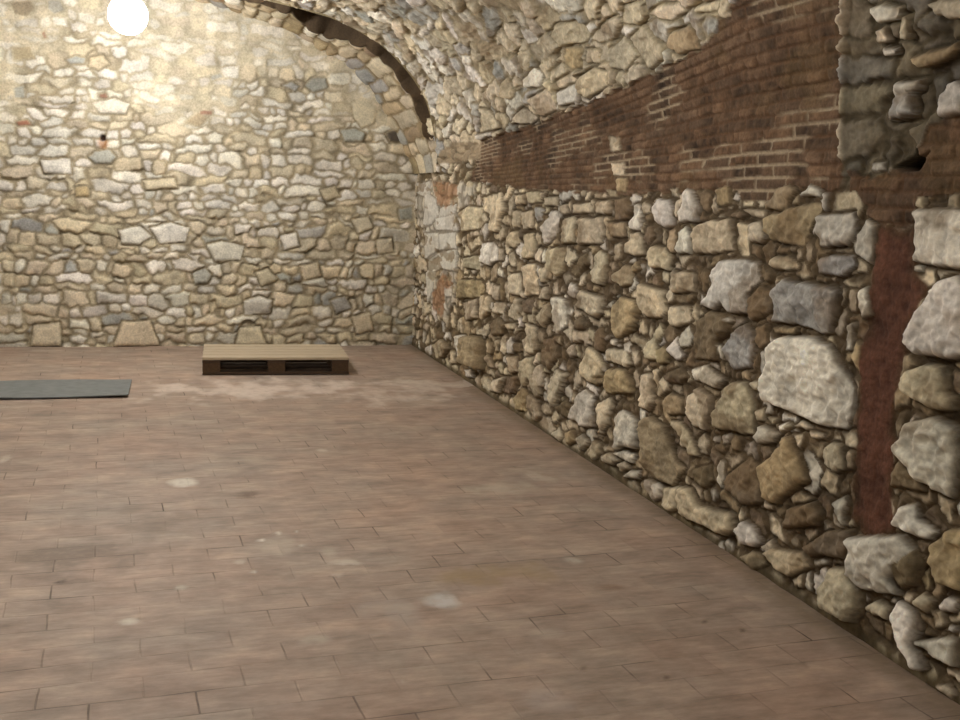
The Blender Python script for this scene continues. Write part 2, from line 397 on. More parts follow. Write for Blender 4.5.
# stones one can tell apart: view window, colour, relief, outline
TRACED = '''
A p 3 160,120 225,180 240,270 190,330 150,330
A p 3 225,290 330,265 320,360 225,360
A p 3 250,230 350,205 340,260 240,285
A p 3 150,380 240,375 240,480 160,530
A p 3 245,385 340,375 345,470 250,480
A p 3 170,550 250,490 350,480 350,610 260,590 170,620
A p 3 110,80 195,70 190,150 150,160 110,140
E p 3 270,100 320,100 320,160 280,160
E p 3 170,10 220,10 200,130 170,200
A c 3 360,260 420,215 500,230 490,350 380,370
A c 3 490,170 610,130 640,240 620,280 600,370 550,370 540,270 500,240
A w 3 490,440 560,430 590,470 590,540 540,580 490,550
A c 2 590,470 625,480 620,540 595,540
A c 3 685,150 760,145 760,205 685,210
A c 3 775,135 840,130 850,195 775,200
A c 3 870,165 950,160 945,215 870,210
A c 3 680,250 725,245 725,345 685,345
A c 3 735,250 800,245 800,350 745,355
A g 2 820,225 870,235 850,300 825,310
A c 3 660,380 715,365 715,440 685,470 650,455
A c 3 740,385 800,380 820,440 810,530 740,530
A c 3 840,590 885,580 880,670 845,670
A c 3 385,530 480,510 480,600 400,590
E c 3 665,25 725,15 725,150 665,145
E c 3 752,-30 820,-40 835,150 755,155
E c 3 835,110 890,100 890,180 840,175
E c 3 570,90 600,95 595,180 570,180
E c 3 580,190 640,200 620,265 575,255
E c 3 640,260 700,165 735,175 725,290 690,310
E b 2 740,180 800,170 795,250 750,260
E c 3 810,270 900,190 915,280 870,350 820,310
E t 3 370,60 480,60 480,160 360,170
E c 3 480,150 550,160 545,250 490,300 470,230
E c 3 370,200 460,170 470,290 400,300
E t 13 415,395 490,400 510,440 505,600 430,560
E w 6 345,390 400,390 405,510 375,535
E c 4 190,450 250,415 300,470 270,520 220,530
E c 3 300,480 345,500 340,560 300,560
E w 4 390,600 440,595 450,645 410,640
E b 3 535,330 590,280 640,330 620,390 560,390
E c 3 640,320 690,320 690,355 650,355
E w 3 710,290 740,290 740,340 710,340
E c 4 760,320 820,340 835,480 800,510 765,490
E b 2 680,440 735,440 740,490 690,490
E c 3 570,420 605,420 600,490 575,490
E c 3 640,520 710,520 710,610 680,620 650,600
E c 4 735,540 800,520 800,620 760,700 730,640
E c 4 820,580 860,560 870,700 800,700
E b 3 640,640 720,640 700,740 620,740
E c 4 560,660 640,640 600,740 540,720
E b 3 860,480 940,400 950,520 900,600 860,560
B w 3 25,340 70,240 110,250 105,400 40,450
B c 3 120,215 170,205 175,265 130,270
B c 3 135,290 215,280 220,440 130,440
B c 3 210,210 310,190 320,250 215,265
B c 3 340,190 430,185 430,265 335,265
B c 4 270,290 385,285 390,370 370,440 245,445 250,360
B b 3 460,180 540,160 555,240 530,300 445,300
B t 3 410,320 510,315 505,400 440,400
B w 3 570,210 600,200 620,310 600,360 540,350
B w 4 670,240 720,170 790,175 810,240 800,330 770,350 710,320
B w 4 840,250 890,110 930,120 960,230 950,310 850,310
B c 2 780,115 830,110 830,160 780,150
B c 3 515,470 545,385 590,370 620,410 625,500 580,520 520,500
B b 2 630,350 680,340 690,400 650,450 620,420
B w 3 820,480 830,370 880,335 920,400 910,500 830,500
B c 3 930,390 970,370 970,490 930,480
B c 4 635,530 680,460 760,460 790,520 780,610 740,590 690,590
B c 4 60,470 150,460 140,600 110,640 65,600
B b 2 200,560 290,490 290,570 220,640 180,610
B c 3 325,520 360,480 400,510 405,640 380,690 320,670
B c 2 445,450 485,430 485,530 455,550
B c 3 450,620 510,570 560,590 550,680 490,705 450,670
B t 3 540,600 590,545 605,590 570,620
B c 3 805,610 930,620 920,735 810,735
B c 2 400,125 460,120 465,160 410,160
B c 2 330,145 375,140 370,170 330,170
B t 2 440,-10 505,-10 505,30 440,30
B t 2 465,50 525,50 525,130 470,125
Q c 2 510,545 560,550 570,605 520,605
Q c 2 530,650 580,650 580,705 535,700
C t 3 215,110 300,100 310,200 225,215
C w 2 330,130 360,150 345,185 320,170
C t 4 515,240 590,110 660,95 700,120 640,235 560,235
C w 3 730,160 790,90 840,110 855,160 780,155
C c 4 95,430 110,340 200,300 310,300 320,480 200,500 110,500
C b 2 310,270 360,250 390,270 360,295 320,290
C c 2 385,240 510,245 505,290 430,280
C c 4 420,320 500,310 530,400 500,435 430,420
C t 3 520,290 640,240 830,195 850,230 790,330 750,460 700,450 610,440 560,420 530,360
D w 4 0,230 180,225 185,330 150,390 20,400 0,330
D g 3 0,470 60,440 170,440 175,500 130,550 0,530
D w 3 165,370 250,250 295,290 270,480 180,430
C c 3 535,560 580,510 650,520 720,580 700,600 600,600
G w 4 135,210 190,150 215,10 260,-60 380,-65 470,-50 480,60 410,140 415,260 300,255 270,200 215,235
G b 3 420,170 480,100 560,130 550,250 450,300 420,260
G g 5 570,270 575,130 660,55 730,90 760,70 930,110 960,130 920,380 850,375 720,330 560,310
G t 2 550,350 710,345 700,380 570,385
G b 4 80,420 110,300 200,240 310,300 300,380 230,420 230,540 80,530
G w 2 275,285 330,300 315,325 275,315
G w 2 230,450 255,455 265,540 240,530
G g 3 270,470 320,380 400,325 450,370 460,470 430,590 320,600 280,540
G w 3 80,590 170,570 270,660 240,710 75,650
G c 2 510,570 555,560 555,600 515,610
G b 2 460,350 520,330 525,450 480,480 460,420
S w 6 418,615 440,530 445,470 480,440 560,447 600,470 640,550 660,590 655,680 640,703 570,690 440,630
F w 3 80,240 75,160 130,165 180,190 170,330 110,380 75,370 90,320
F c 4 220,220 250,120 390,165 380,250 340,290 250,240
F t 4 430,340 440,210 480,160 580,180 600,240 560,360 480,410 440,380
F c 4 605,190 615,80 690,110 750,120 760,250 730,290 640,280
F c 3 790,280 800,220 900,220 920,300 840,340 800,330
F b 3 220,300 260,280 290,320 260,360 220,350
F c 2 290,350 330,380 320,430 290,410
F b 3 330,380 370,340 390,400 370,490 340,480
F c 3 160,480 210,440 220,520 180,530
F c 4 250,570 280,460 330,480 390,560 380,640 330,680 260,640
F c 3 410,470 520,480 560,560 530,585 400,540
F w 2 415,420 455,410 460,450 425,450
F w 2 500,450 535,430 545,500 505,490
F t 4 380,660 420,590 520,600 560,660 560,740 400,740
F c 3 640,490 680,390 720,320 740,380 700,440 720,540 650,540
F t 3 700,480 740,460 780,490 770,560 710,560
F w 3 775,480 820,400 840,480 870,520 830,540
F b 3 760,620 850,580 890,640 850,680 770,670
F b 2 30,420 110,400 100,500 60,560 20,520
I c 4 290,60 340,0 410,20 390,100 340,220 310,200 290,130
I w 4 430,260 470,140 520,110 570,160 560,230 570,340 510,340 440,290
I c 4 600,200 660,165 680,200 650,330 610,400 600,300
I w 5 690,460 700,260 740,240 820,290 845,400 830,470 760,460 700,480
I w 4 690,490 770,485 820,500 800,560 740,540
I c 4 620,510 680,500 720,540 680,575 640,550
I c 4 715,560 760,550 780,590 740,610
I w 4 750,640 790,600 850,600 830,655
I c 4 540,500 560,420 610,440 610,500 570,540
I t 4 390,380 450,360 460,420 420,450
I c 4 320,380 360,340 385,400 370,430
I c 4 460,420 500,380 540,430 500,490
I t 4 90,170 150,100 180,150 160,250 110,240
I c 4 180,150 230,180 250,280 210,310 170,230
I c 4 180,30 260,20 250,140 220,170 190,110
I t 3 530,20 620,10 620,80 580,90
I b 3 340,220 400,180 430,230 420,300 370,270
J c 4 5,30 80,20 95,200 70,250 10,220
J t 3 140,180 190,140 260,170 255,260 180,265
J c 4 290,280 310,150 350,100 440,160 430,260 405,365 340,340
J c 5 460,270 510,180 570,70 650,80 690,170 690,380 620,390 560,360 470,345
J t 5 40,300 80,280 150,330 180,430 220,540 270,590 210,690 150,670 50,580
J c 4 190,310 250,310 330,430 350,520 310,510 250,410
J b 3 150,30 230,10 290,40 240,80 170,70
J w 4 690,390 740,340 840,380 810,430 720,440
J c 3 840,350 910,320 930,340 860,385
J c 2 700,250 750,230 740,310 710,310
J c 2 760,290 840,290 800,330
J c 3 670,80 720,60 730,110 690,120
J w 2 500,390 550,370 545,430 505,440
J w 2 445,400 480,395 475,430 445,430
T t 5 365,150 430,85 440,90 470,180 440,200 400,235 375,225
T b 4 290,170 340,130 365,160 365,230 330,235 290,200
L w 2 590,120 610,60 635,70 630,180 600,240 590,200
L b 3 450,120 540,90 560,180 520,230 460,200
L w 4 150,170 250,200 270,220 260,280 210,310 170,240
L c 4 270,220 365,220 365,360 310,365 270,330
L c 6 370,300 380,220 440,230 500,340 690,390 695,480 640,520 500,450 380,390
L w 5 705,480 760,430 830,470 860,560 820,585 740,560
L c 4 860,570 920,540 940,590 890,620
L t 4 740,640 800,600 860,630 870,690 800,720
L w 3 590,570 615,550 630,590 600,610
M b 5 270,350 290,230 450,190 500,260 480,340 380,340
M b 5 400,460 520,380 680,360 690,440 640,540 500,500 440,520
M c 5 150,500 220,470 400,500 430,580 300,640
O c 8 210,140 250,30 330,50 375,130 380,210 340,280 310,275 240,220
N w 7 190,330 200,180 320,185 450,190 500,270 380,400 410,490 330,480 230,450 180,380
N b 5 400,330 500,260 530,330 500,440 440,450 405,410
N w 4 400,110 440,30 490,20 510,100 600,160 570,200 500,190 400,130
N t 5 580,230 660,160 760,140 760,470 640,430 600,380
N c 4 250,540 300,520 370,560 360,620 260,570
O w 6 525,260 540,180 600,220 640,290 620,370 660,490 640,500 570,380
N c 3 490,540 540,480 590,520 560,590
N c 3 570,570 640,580 660,640 600,660
N w 3 630,540 670,500 710,520 690,580 640,570
N w 2 670,650 710,660 700,690 670,680
O w 6 620,360 760,350 810,360 800,480 720,440
O c 4 700,570 760,560 800,600 770,630
M w 3 550,200 630,150 640,200 620,260 640,340 600,290
K c 3 240,430 280,390 330,400 350,540 300,545 250,500
K w 6 650,430 730,280 860,250 950,310 960,420 950,560 920,690 860,650 760,600 690,480
H c 6 440,480 480,420 560,380 640,390 670,450 665,520 710,570 690,620 600,610 470,530
K b 3 600,560 660,470 720,560 770,650 600,610
K c 2 90,300 130,270 180,310 150,320
K c 2 165,330 240,340 230,365 180,360
K w 2 0,300 50,280 60,320 10,340
S w 6 815,460 850,390 880,320 920,280 965,270 990,300 985,500 930,505 850,490
S w 5 835,230 845,85 960,80 1000,80 1000,255 890,240
S w 3 680,310 700,300 715,380 690,390
S w 3 640,480 650,410 668,405 660,480
D w 2 495,490 525,490 525,515 490,515
D c 2 500,140 545,140 540,200 500,190
D c 2 650,140 720,130 720,200 650,190
Q t 4 750,180 770,125 840,105 880,150 885,190 800,215
Q c 4 600,150 660,100 700,150 740,180 750,230 680,275 640,210
Q c 4 520,200 580,145 635,220 590,280 530,270
Q c 4 405,370 400,310 460,270 515,290 510,340 440,390
Q w 3 310,370 390,330 385,410 330,420
Q c 4 200,400 270,350 300,380 310,440 250,465
Q c 3 130,490 170,430 230,470 210,495
Q c 3 0,430 40,440 90,510 0,530
Q c 3 120,330 150,300 170,340 130,350
Q w 3 180,310 220,270 250,300 240,345 190,350
Q t 3 340,250 350,190 410,190 415,270 370,275
Q c 3 280,290 330,250 350,290 290,330
Q c 3 430,200 480,200 480,250 430,250
Q c 4 300,100 400,85 445,130 430,165 330,180 295,140
Q c 4 450,150 500,90 560,60 570,100 540,150 490,170
Q c 4 570,90 580,20 660,0 680,60 640,100
Q c 4 690,50 720,20 800,10 830,40 770,80
Q c 3 870,30 960,0 960,40 880,50
R w 3 250,30 300,10 360,30 350,70 280,80
R w 4 350,300 440,290 435,320 350,360
R g 4 345,380 350,345 415,340 420,410 330,430
R w 5 500,370 540,300 576,290 620,320 620,410 510,425
R t 4 410,210 460,190 576,150 590,180 480,235 440,245
R c 4 460,10 576,-10 620,0 620,70 500,60
R w 2 250,585 300,585 300,615 260,615
R c 3 370,60 390,55 395,140 370,130
R w 2 300,170 350,175 345,195 310,195
R c 2 275,110 310,100 320,140 285,150
'''
for line in TRACED.strip().splitlines():
    c, k, h, *pts = line.split()
    poly = shell_poly(c, [tuple(map(float, p.split(','))) for p in pts])
    W.traced(poly, jitter(rng, k, 0.07), int(h) * 0.009)

vt0 = sstep(1.7, 2.1, W.S)
# filler stones: small in the wall, larger in the vault, coarse where the photograph does not reach
course(W, 5.6, YB, 0.0, 1.62, 0.22, 0.10, 'ccwcctwccb', rng, (0.008, 0.022), 0.3, 0.5)
course(W, 1.4, 5.6, 0.0, 1.62, 0.115, 0.085, 'ccwcbtbccb', rng, (0.004, 0.016), 0.35, 0.6)
course(W, 1.4, 4.6, 1.62, 4.7, 0.23, 0.13, 'ccwcwccwcg', rng, (0.02, 0.045), 0.35, 0.5)
course(W, 4.6, YLIP + 0.1, 1.62, 4.7, 0.33, 0.115, 'ccwcwccwcg', rng, (0.02, 0.045), 0.3, 0.5)
course(W, YF - .2, 1.4, 0.0, 4.7, 0.26, 0.18, 'ccwtg', rng, (0.03, 0.05), 0.2, 0.3)
course(W, YF - .2, YLIP + .1, 4.7, S_END + .2, 0.28, 0.2, 'ccwtg', rng, (0.03, 0.05), 0.2, 0.3)
W.finish(0.009, 0.002 + 0.006 * (1 - vt0))
U, S = W.U, W.S
PX, PZ = prof_at(S)

# --- regions of the wall
def R(*pts):
    return [on_shell(x, y) for x, y in pts]

z_bot = plen[1] * 0 + 1.575
brick = W.region(R((470, 181), (540, 191), (620, 194), (735, 189), (745, 203), (770, 205), (788, 187), (838, 191), (840, 100),
                   (838, -60), (765, -60), (735, 4), (702, 47), (640, 80), (605, 96), (540, 122), (481, 140)), 0.03)
brick_near = W.region(R((915, 158), (926, 122), (960, 112), (1010, 104), (1010, 196), (918, 198), (914, 224), (878, 225), (866, 205),
                        (848, 190), (842, 172), (880, 176)), 0.03)
pier = W.region(R((839, 192), (841, 100), (838, -80), (1080, -80), (1010, 120), (926, 128), (915, 160), (880, 178)), 0.03)
pil = W.region(R((877, 226), (916, 226), (915, 268), (928, 282), (908, 335), (902, 372), (892, 420), (896, 445), (890, 485),
                 (897, 534), (868, 536), (849, 518), (855, 450), (857, 400), (862, 350), (868, 290), (874, 260)), 0.02)
plaster = W.region(R((417, 180), (440, 181), (458, 184), (476, 186), (470, 205), (458, 212), (458, 275), (455, 300), (446, 318), (438, 312),
                     (428, 300), (427, 262), (418, 248)), 0.04)
corner = W.region(R((436, 166), (480, 160), (482, 142), (455, 140), (444, 150)), 0.02)
tr_in_brick = (W.dT > 0)

mott = fbm(U * 9, S * 9, 51, 4)
fine = fbm(U * 34, S * 34, 52, 3)
damp = fbm(U * 1.1, S * 1.3, 53, 3)

# stone and mortar
edge = sstep(-0.002, 0.013, W.d)
plate = 1 - np.exp(-np.maximum(W.d, 0) / 0.0075)
facet = np.abs(fbm(U * 13, S * 13, 55, 3)) + 0.5 * np.abs(fbm(U * 31 + 5, S * 31, 56, 2))
relief_k = 1 - 0.25 * sstep(1.9, 2.4, S)
height = relief_k * W.H * plate + plate * (0.15 * W.tilt - 0.036 * facet + 0.012 * mott + 0.008 * fine)
height = height + (1 - plate) * (0.012 * mott + 0.008 * fine) - 0.016 * sstep(0.002, -0.006, W.d) * sstep(-0.045, -0.012, W.d)
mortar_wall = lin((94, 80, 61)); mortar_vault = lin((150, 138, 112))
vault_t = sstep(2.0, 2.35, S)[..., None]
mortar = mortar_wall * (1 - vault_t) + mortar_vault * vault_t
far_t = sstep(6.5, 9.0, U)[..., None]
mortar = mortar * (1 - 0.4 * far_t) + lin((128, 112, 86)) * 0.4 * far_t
mortar = mortar * (1 + 0.55 * mott + 0.3 * fine)[..., None]
streak = fbm(U * 15, S * 4.5, 58, 3)
stone = W.stone * (1 + 0.45 * mott + 0.30 * fine + 0.25 * streak)[..., None]
dirt = sstep(0.10, 0.36, fbm(U * 5.3, S * 5.3, 57, 4))[..., None] * 0.55
stone = stone * (1 - dirt) + lin((128, 106, 78)) * dirt
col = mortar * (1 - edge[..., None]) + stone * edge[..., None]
zone = np.zeros(U.shape, int)

# rubble pier: darker earthy mortar between few stones
t = sstep(-0.01, 0.02, pier)
filler = np.where(tr_in_brick, 0.0, 1.0) * t
pier_col = lin((76, 68, 52)) * (1 + 1.1 * fbm(U * 9, S * 22, 61, 4) + 0.5 * mott)[..., None]
col = col * (1 - 0.8 * filler[..., None]) + pier_col * 0.8 * filler[..., None]
height = height * (1 - filler) + filler * ((0.028 * fbm(U * 8, S * 20, 62, 4) + 0.4 * height) * sstep(0.0, 0.07, pier) - 0.010 - 0.012 * sstep(0.0, 0.07, pier))
# bricks: courses that fan open towards the camera
q = (PZ - 1.575) * np.exp(0.15 * np.maximum(U - 4.2, 0)) + 0.010 * fbm(U * 2.2, S * 5, 71, 3)
qn = (S - plen[1] + (1.94 - 1.575)) * np.exp(0.15 * np.maximum(U - 4.2, 0)) + 0.012 * fbm(U * 2.2, S * 5, 71, 3)
rowh = 0.050
row = np.floor(qn / rowh); fy = qn / rowh - row
bl = 0.24
uu = U / bl + (row % 2) * 0.5 + 0.17 * _hash(row, row * 0, 5)
bc = np.floor(uu); fx = uu - bc
dj = np.minimum(np.minimum(fy, 1 - fy) * rowh, np.minimum(fx, 1 - fx) * bl)
bf = sstep(0.003, 0.010, dj + 0.004 * fine)
rnd = _hash(bc, row, 8); rnd2 = _hash(bc, row, 9)
bcol = lin((101, 80, 62)) * (1 + 0.22 * rnd)[..., None] + np.stack([0.012 * rnd2, 0.004 * rnd2, 0 * rnd2], -1)
bcol = bcol * (1 + 0.9 * mott + 0.5 * fine)[..., None]
lime = sstep(0.02, 0.35, fbm(U * 2.6, S * 7.0, 77, 4) + 0.22 * np.exp(-((U - 3.95) / 0.22) ** 2))[..., None]
mcol = lin((98, 74, 54)) * (1 - lime) + lin((166, 150, 126)) * lime
brick_col = mcol * (1 - bf[..., None]) + bcol * bf[..., None]
dust = sstep(0.15, 0.5, fbm(U * 3.2, S * 3.6, 79, 4))[..., None] * 0.35
brick_col = brick_col * (1 - dust) + lin((112, 92, 62)) * dust
brick_h = -0.010 + 0.007 * bf + 0.004 * rnd * bf + 0.006 * mott + 0.006 * fine
for reg, sh in ((brick, 1.0), (brick_near, 0.9)):
    bt = (sstep(-0.004, 0.004, reg) * np.where(tr_in_brick, 0.0, 1.0))
    col = col * (1 - bt[..., None]) + brick_col * sh * bt[..., None]
    height = height * (1 - bt) + brick_h * bt
zone = np.where((brick > 0) & ~tr_in_brick, 1, zone)
zone = np.where((brick_near > 0) & ~tr_in_brick, 4, zone)

# the hole in the pier, its deep shade painted near-black
hole = W.region(R((891.7, 166.7), (911, 155.5), (916.6, 147), (919.5, 158), (930.5, 151.5), (916.6, 169.5), (902, 171)), 0.006)
ht = sstep(-0.004, 0.012, hole)
height = height - 0.28 * ht
col = col * (1 - ht[..., None]) + lin((20, 17, 13)) * ht[..., None]

# the red washed brick strip
pt = sstep(-0.01, 0.01, pil) * np.where(tr_in_brick, 0.0, 1.0)
prow = S / 0.066; pf = np.minimum(prow - np.floor(prow), np.ceil(prow) - prow) * 0.066
pj = sstep(0.003, 0.012, pf + 0.012 * mott)
centre_u = on_shell(884, 380)[0]
red = sstep(0.02, 0.07, pil + 0.05 * mott + 0.02)[..., None]
pcol = lin((86, 64, 46)) * (1 - red) + lin((98, 66, 52)) * red
pcol = pcol * (0.93 + 0.07 * pj + 0.6 * mott + 0.35 * fine + 0.3 * damp)[..., None]
col = col * (1 - pt[..., None]) + pcol * pt[..., None]
height = height * (1 - pt) + pt * (-0.004 + 0.002 * pj + 0.014 * mott + 0.006 * fine)
zone = np.where((pil > 0) & ~tr_in_brick, 2, zone)

# flaking plaster in the far corner
lt = sstep(-0.02, 0.02, plaster)
crack = fbm(U * 3.5, S * 10, 91, 4)
ora = np.maximum(W.region(R((433, 180), (458, 181), (459, 202), (443, 209), (438, 203)), 0.06),
                 W.region(R((440, 275), (453, 275), (455, 286), (446, 294), (445, 317), (433, 312), (434, 292)), 0.06))
ot = sstep(-0.02, 0.03, ora)[..., None]
lcol = lin((212, 208, 196)) * (1 + 0.25 * crack)[..., None]
lcol = lcol * (1 - ot) + lin((164, 126, 96)) * (1 + 0.5 * mott)[..., None] * ot
lose = sstep(0.20, 0.32, crack)[..., None]
lcol = lcol * (1 - lose) + lin((150, 132, 104)) * lose
wash = lt[..., None] * (0.30 + 0.4 * edge[..., None] * np.where(W.dT > 0, 1.0, 0.6)[..., None] + 0.3 * ot)
col = col * (1 - wash) + lcol * wash
height = height * (1 - 0.6 * lt) + lt * (0.012 + 0.010 * crack - 0.012 * lose[..., 0])
zone = np.where(plaster > 0, 3, zone)
ct = sstep(-0.01, 0.02, corner) * np.where(tr_in_brick, 0.0, 1.0)
col = col * (1 - ct[..., None]) + (lin((158, 142, 118)) * (1 + 0.5 * mott)[..., None]) * ct[..., None]

# earth along the foot of the wall
foot = sstep(0.055, 0.015, S + 0.03 * fbm(U * 5, U * 0, 95, 2)) * np.where(W.dT > 0, 0.0, 1.0)
col = col * (1 - 0.9 * foot[..., None]) + lin((92, 80, 58)) * (1 + 0.5 * mott)[..., None] * 0.9 * foot[..., None]
height = height * (1 - foot) + foot * (0.004 + 0.01 * mott)

nx, nz_ = prof_normal(s_grid)
fade = sstep(0.0, 0.03, S) * 0.5 + 0.5
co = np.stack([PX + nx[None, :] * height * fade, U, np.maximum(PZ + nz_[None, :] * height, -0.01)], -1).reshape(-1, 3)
quads = grid_quads(len(u_grid), len(s_grid))
qz = zone[:-1, :-1]
keep = ~((U[:-1, :-1] >= YLIP - 1e-6) & (S[:-1, :-1] > SPRING + 0.3))
is_vault = (qz == 0) & (S[:-1, :-1] > 1.97)
colf = col.reshape(-1, 3)
wall_right = mesh_from('wall_right', co, quads[keep & (qz == 0) & ~is_vault], colf, MAT_STONE, kind='structure')
label(wall_right, 'rough rubble stone wall running along the right side of the cellar')
ceiling = mesh_from('ceiling', co, quads[keep & is_vault], colf, MAT_STONE, kind='structure')
label(ceiling, 'rough stone barrel vault over the cellar')
label(mesh_from('brick_band', co, quads[keep & (qz == 1)], colf, MAT_BRICK, wall_right), 'dark red brick courses above the stones of the wall')
label(mesh_from('brick_strip', co, quads[keep & (qz == 2)], colf, MAT_BRICK, wall_right), 'upright rust red brick strip in the stone wall')
label(mesh_from('plaster_patch', co, quads[keep & (qz == 3)], colf, MAT_PLASTER, wall_right), 'flaking white plaster near the far corner')
label(mesh_from('brick_patch', co, quads[keep & (qz == 4)], colf, MAT_BRICK, wall_right), 'brown brick courses above the red strip')

# ------------------------------------------------------------------ the arch between the vault and the back wall
arcA = np.vstack([[(2.338, FOOT), (2.336, 1.86)], arcA]); arcB = np.vstack([[(2.318, FOOT), (2.285, 1.84)], arcB])
nA = len(arcA)
tt = np.concatenate([[0], np.cumsum(np.linalg.norm(np.diff(arcA, axis=0), axis=1))])
s_f = grow(0, tt[-1], lambda s: 0.014)
k_f = np.linspace(0, 1, 86)
G = Field(s_f, k_f, 23)
ax_, az_ = np.interp(s_f, tt, arcA[:, 0]), np.interp(s_f, tt, arcA[:, 1])
bx_, bz_ = np.interp(s_f, tt, arcB[:, 0]), np.interp(s_f, tt, arcB[:, 1])
gx, gz = np.gradient(ax_), np.gradient(az_)
gl = np.hypot(gx, gz); ox_, oz_ = gz / gl, -gx / gl              # outward
off = 0.0 * s_f
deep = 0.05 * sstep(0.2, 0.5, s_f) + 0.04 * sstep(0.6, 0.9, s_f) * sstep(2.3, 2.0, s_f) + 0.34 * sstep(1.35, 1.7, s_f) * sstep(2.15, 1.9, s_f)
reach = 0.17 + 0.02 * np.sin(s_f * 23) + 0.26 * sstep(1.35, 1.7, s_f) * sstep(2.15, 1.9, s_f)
ax_, az_ = ax_ + ox_ * off, az_ + oz_ * off
G.k_len = YB - YLIP
G.warped(0.04, 6.0)
r2 = random.Random(77)
s = 0.0
while s < tt[-1]:                                                 # voussoirs lie across the arch
    ww = r2.uniform(0.09, 0.2); k = -0.1
    while k < 1.1:
        kk = r2.uniform(0.22, 0.5)
        G.seed_stone(s + ww / 2, k + kk / 2, ww * 0.52, kk * 0.52, r2.uniform(-.1, .1), jitter(r2, r2.choice('ccwgtcbr' if 1.05 < s < 1.25 else 'ccwtcgc')), r2.uniform(.015, .04))
        k += kk
    s += ww
G.finish(0.008, 0.004)
gm = fbm(G.U * 9, G.S * 9, 3, 4); gf = fbm(G.U * 30, G.S * 30, 4, 3)
ge = sstep(-0.002, 0.014, G.d)[..., None]
gh = G.H * (1 - np.exp(-np.maximum(G.d, 0) / 0.02)) + 0.012 * gm
gcol = lin((140, 124, 96)) * (1 + 0.4 * gm)[..., None] * (1 - ge) + G.stone * (1 + 0.3 * gm + 0.15 * gf)[..., None] * ge
K = G.S
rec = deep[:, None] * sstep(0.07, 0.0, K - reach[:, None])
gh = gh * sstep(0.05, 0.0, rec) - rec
recess_shade = sstep(0.004, 0.02, deep[:, None] * sstep(0.07, 0.0, K - reach[:, None] - 0.06))[..., None]  # shadow behind the vault lip, painted as a dark brown mask
gcol = gcol * (1 - recess_shade) + lin((76, 62, 46)) * (1 + 0.5 * gm)[..., None] * recess_shade
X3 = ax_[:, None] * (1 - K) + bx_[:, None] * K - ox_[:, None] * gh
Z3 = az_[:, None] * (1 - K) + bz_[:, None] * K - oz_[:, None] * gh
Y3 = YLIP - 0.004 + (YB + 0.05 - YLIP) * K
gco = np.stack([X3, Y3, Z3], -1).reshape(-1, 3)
# the end face of the vault, turned to the back wall
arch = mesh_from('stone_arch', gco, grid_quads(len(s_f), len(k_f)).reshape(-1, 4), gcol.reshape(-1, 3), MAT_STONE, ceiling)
label(arch, 'band of long arch stones between vault and back wall')
rim = np.stack([np.stack([np.interp(s_f, tt, arcA[:, 0]) + ox_ * d, np.full_like(s_f, YLIP), np.interp(s_f, tt, arcA[:, 1]) + oz_ * d], -1)
                for d in (-0.02, 0.2, 0.6)], 1)
rco = rim.reshape(-1, 3)
mesh_from('vault_edge', rco, grid_quads(len(s_f), 3).reshape(-1, 4), np.tile(lin((150, 136, 106)), (len(rco), 1)), MAT_STONE, ceiling)
# left half of the same arch, beyond the frame
lx = np.stack([np.stack([-1.6 - arcA[:, 0], np.full(nA, YLIP), arcA[:, 1]], -1), np.stack([-1.6 - arcB[:, 0], np.full(nA, YB), arcB[:, 1]], -1)], 1)
mesh_from('stone_arch', lx.reshape(-1, 3), grid_quads(nA, 2).reshape(-1, 4), np.tile(lin((180, 165, 135)), (nA * 2, 1)), MAT_STONE, ceiling)

# ------------------------------------------------------------------ back wall
bu = grow(XL - 0.05, XW + 0.06, lambda s: 0.012 if s > -2.2 else 0.03)
bs = grow(-0.01, 3.5, lambda s: 0.011)
B = Field(bu, bs, 37)
B.warped(0.055, 6.0)
r3 = random.Random(9)
BT = '''
g 4 88,157 95,151 110,150 117,157 112,164 95,164
g 2 66,60 75,56 86,58 85,64 70,64
g 2 210,77 220,73 223,78 212,81
g 2 14,88 24,86 25,98 15,98
g 2 282,86 292,82 299,86 295,91
g 3 305,86 312,78 326,78 328,88 314,92
c 4 113,346 122,322 150,320 160,346
c 4 30,346 33,325 60,322 62,346
w 4 243,301 258,296 273,300 270,313 245,315
g 3 192,273 205,268 212,274 208,283 195,284
w 3 206,245 222,241 245,246 240,260 215,262
w 3 150,228 170,222 190,228 185,242 160,244
c 4 235,345 240,327 260,326 268,345
c 4 255,273 268,268 278,280 262,286
w 4 118,230 140,226 152,236 140,245 122,244
d 3 385,133 398,129 412,132 410,142 390,142
g 3 398,209 412,206 413,219 400,220
g 3 340,130 355,128 366,134 362,142 344,141
r 2 15,121 28,120 32,125 18,126
r 2 42,32 46,30 47,38 43,39
r 2 98,94 106,93 108,98 99,98
r 2 200,111 212,110 212,115 200,115
t 3 12,48 30,46 34,58 14,60
c 4 90,58 104,55 110,64 98,70 88,66
w 3 92,103 115,98 130,104 126,114 100,114
c 4 352,102 364,100 376,108 374,124 362,128 354,118
t 3 185,122 198,112 208,118 200,126
w 3 40,160 70,158 72,174 44,174
c 4 143,180 175,178 178,188 146,190
t 3 75,187 88,186 90,196 76,197
b 2 10,3 30,0 35,8 28,17 14,14
g 2 48,0 60,0 64,10 55,14 48,9
c 3 320,190 334,186 340,196 326,202
c 3 352,220 368,216 374,228 358,234
w 3 280,236 296,232 300,246 284,250
c 3 300,266 318,262 322,276 304,280
g 3 330,300 345,296 352,308 336,314
c 3 352,316 370,312 374,330 356,334
c 3 376,240 392,238 394,252 378,254
'''
for line in BT.strip().splitlines():
    k, h, *pts = line.split()
    B.traced([on_back(*map(float, p.split(','))) for p in pts], jitter(r3, k, 0.05), int(h) * 0.011)
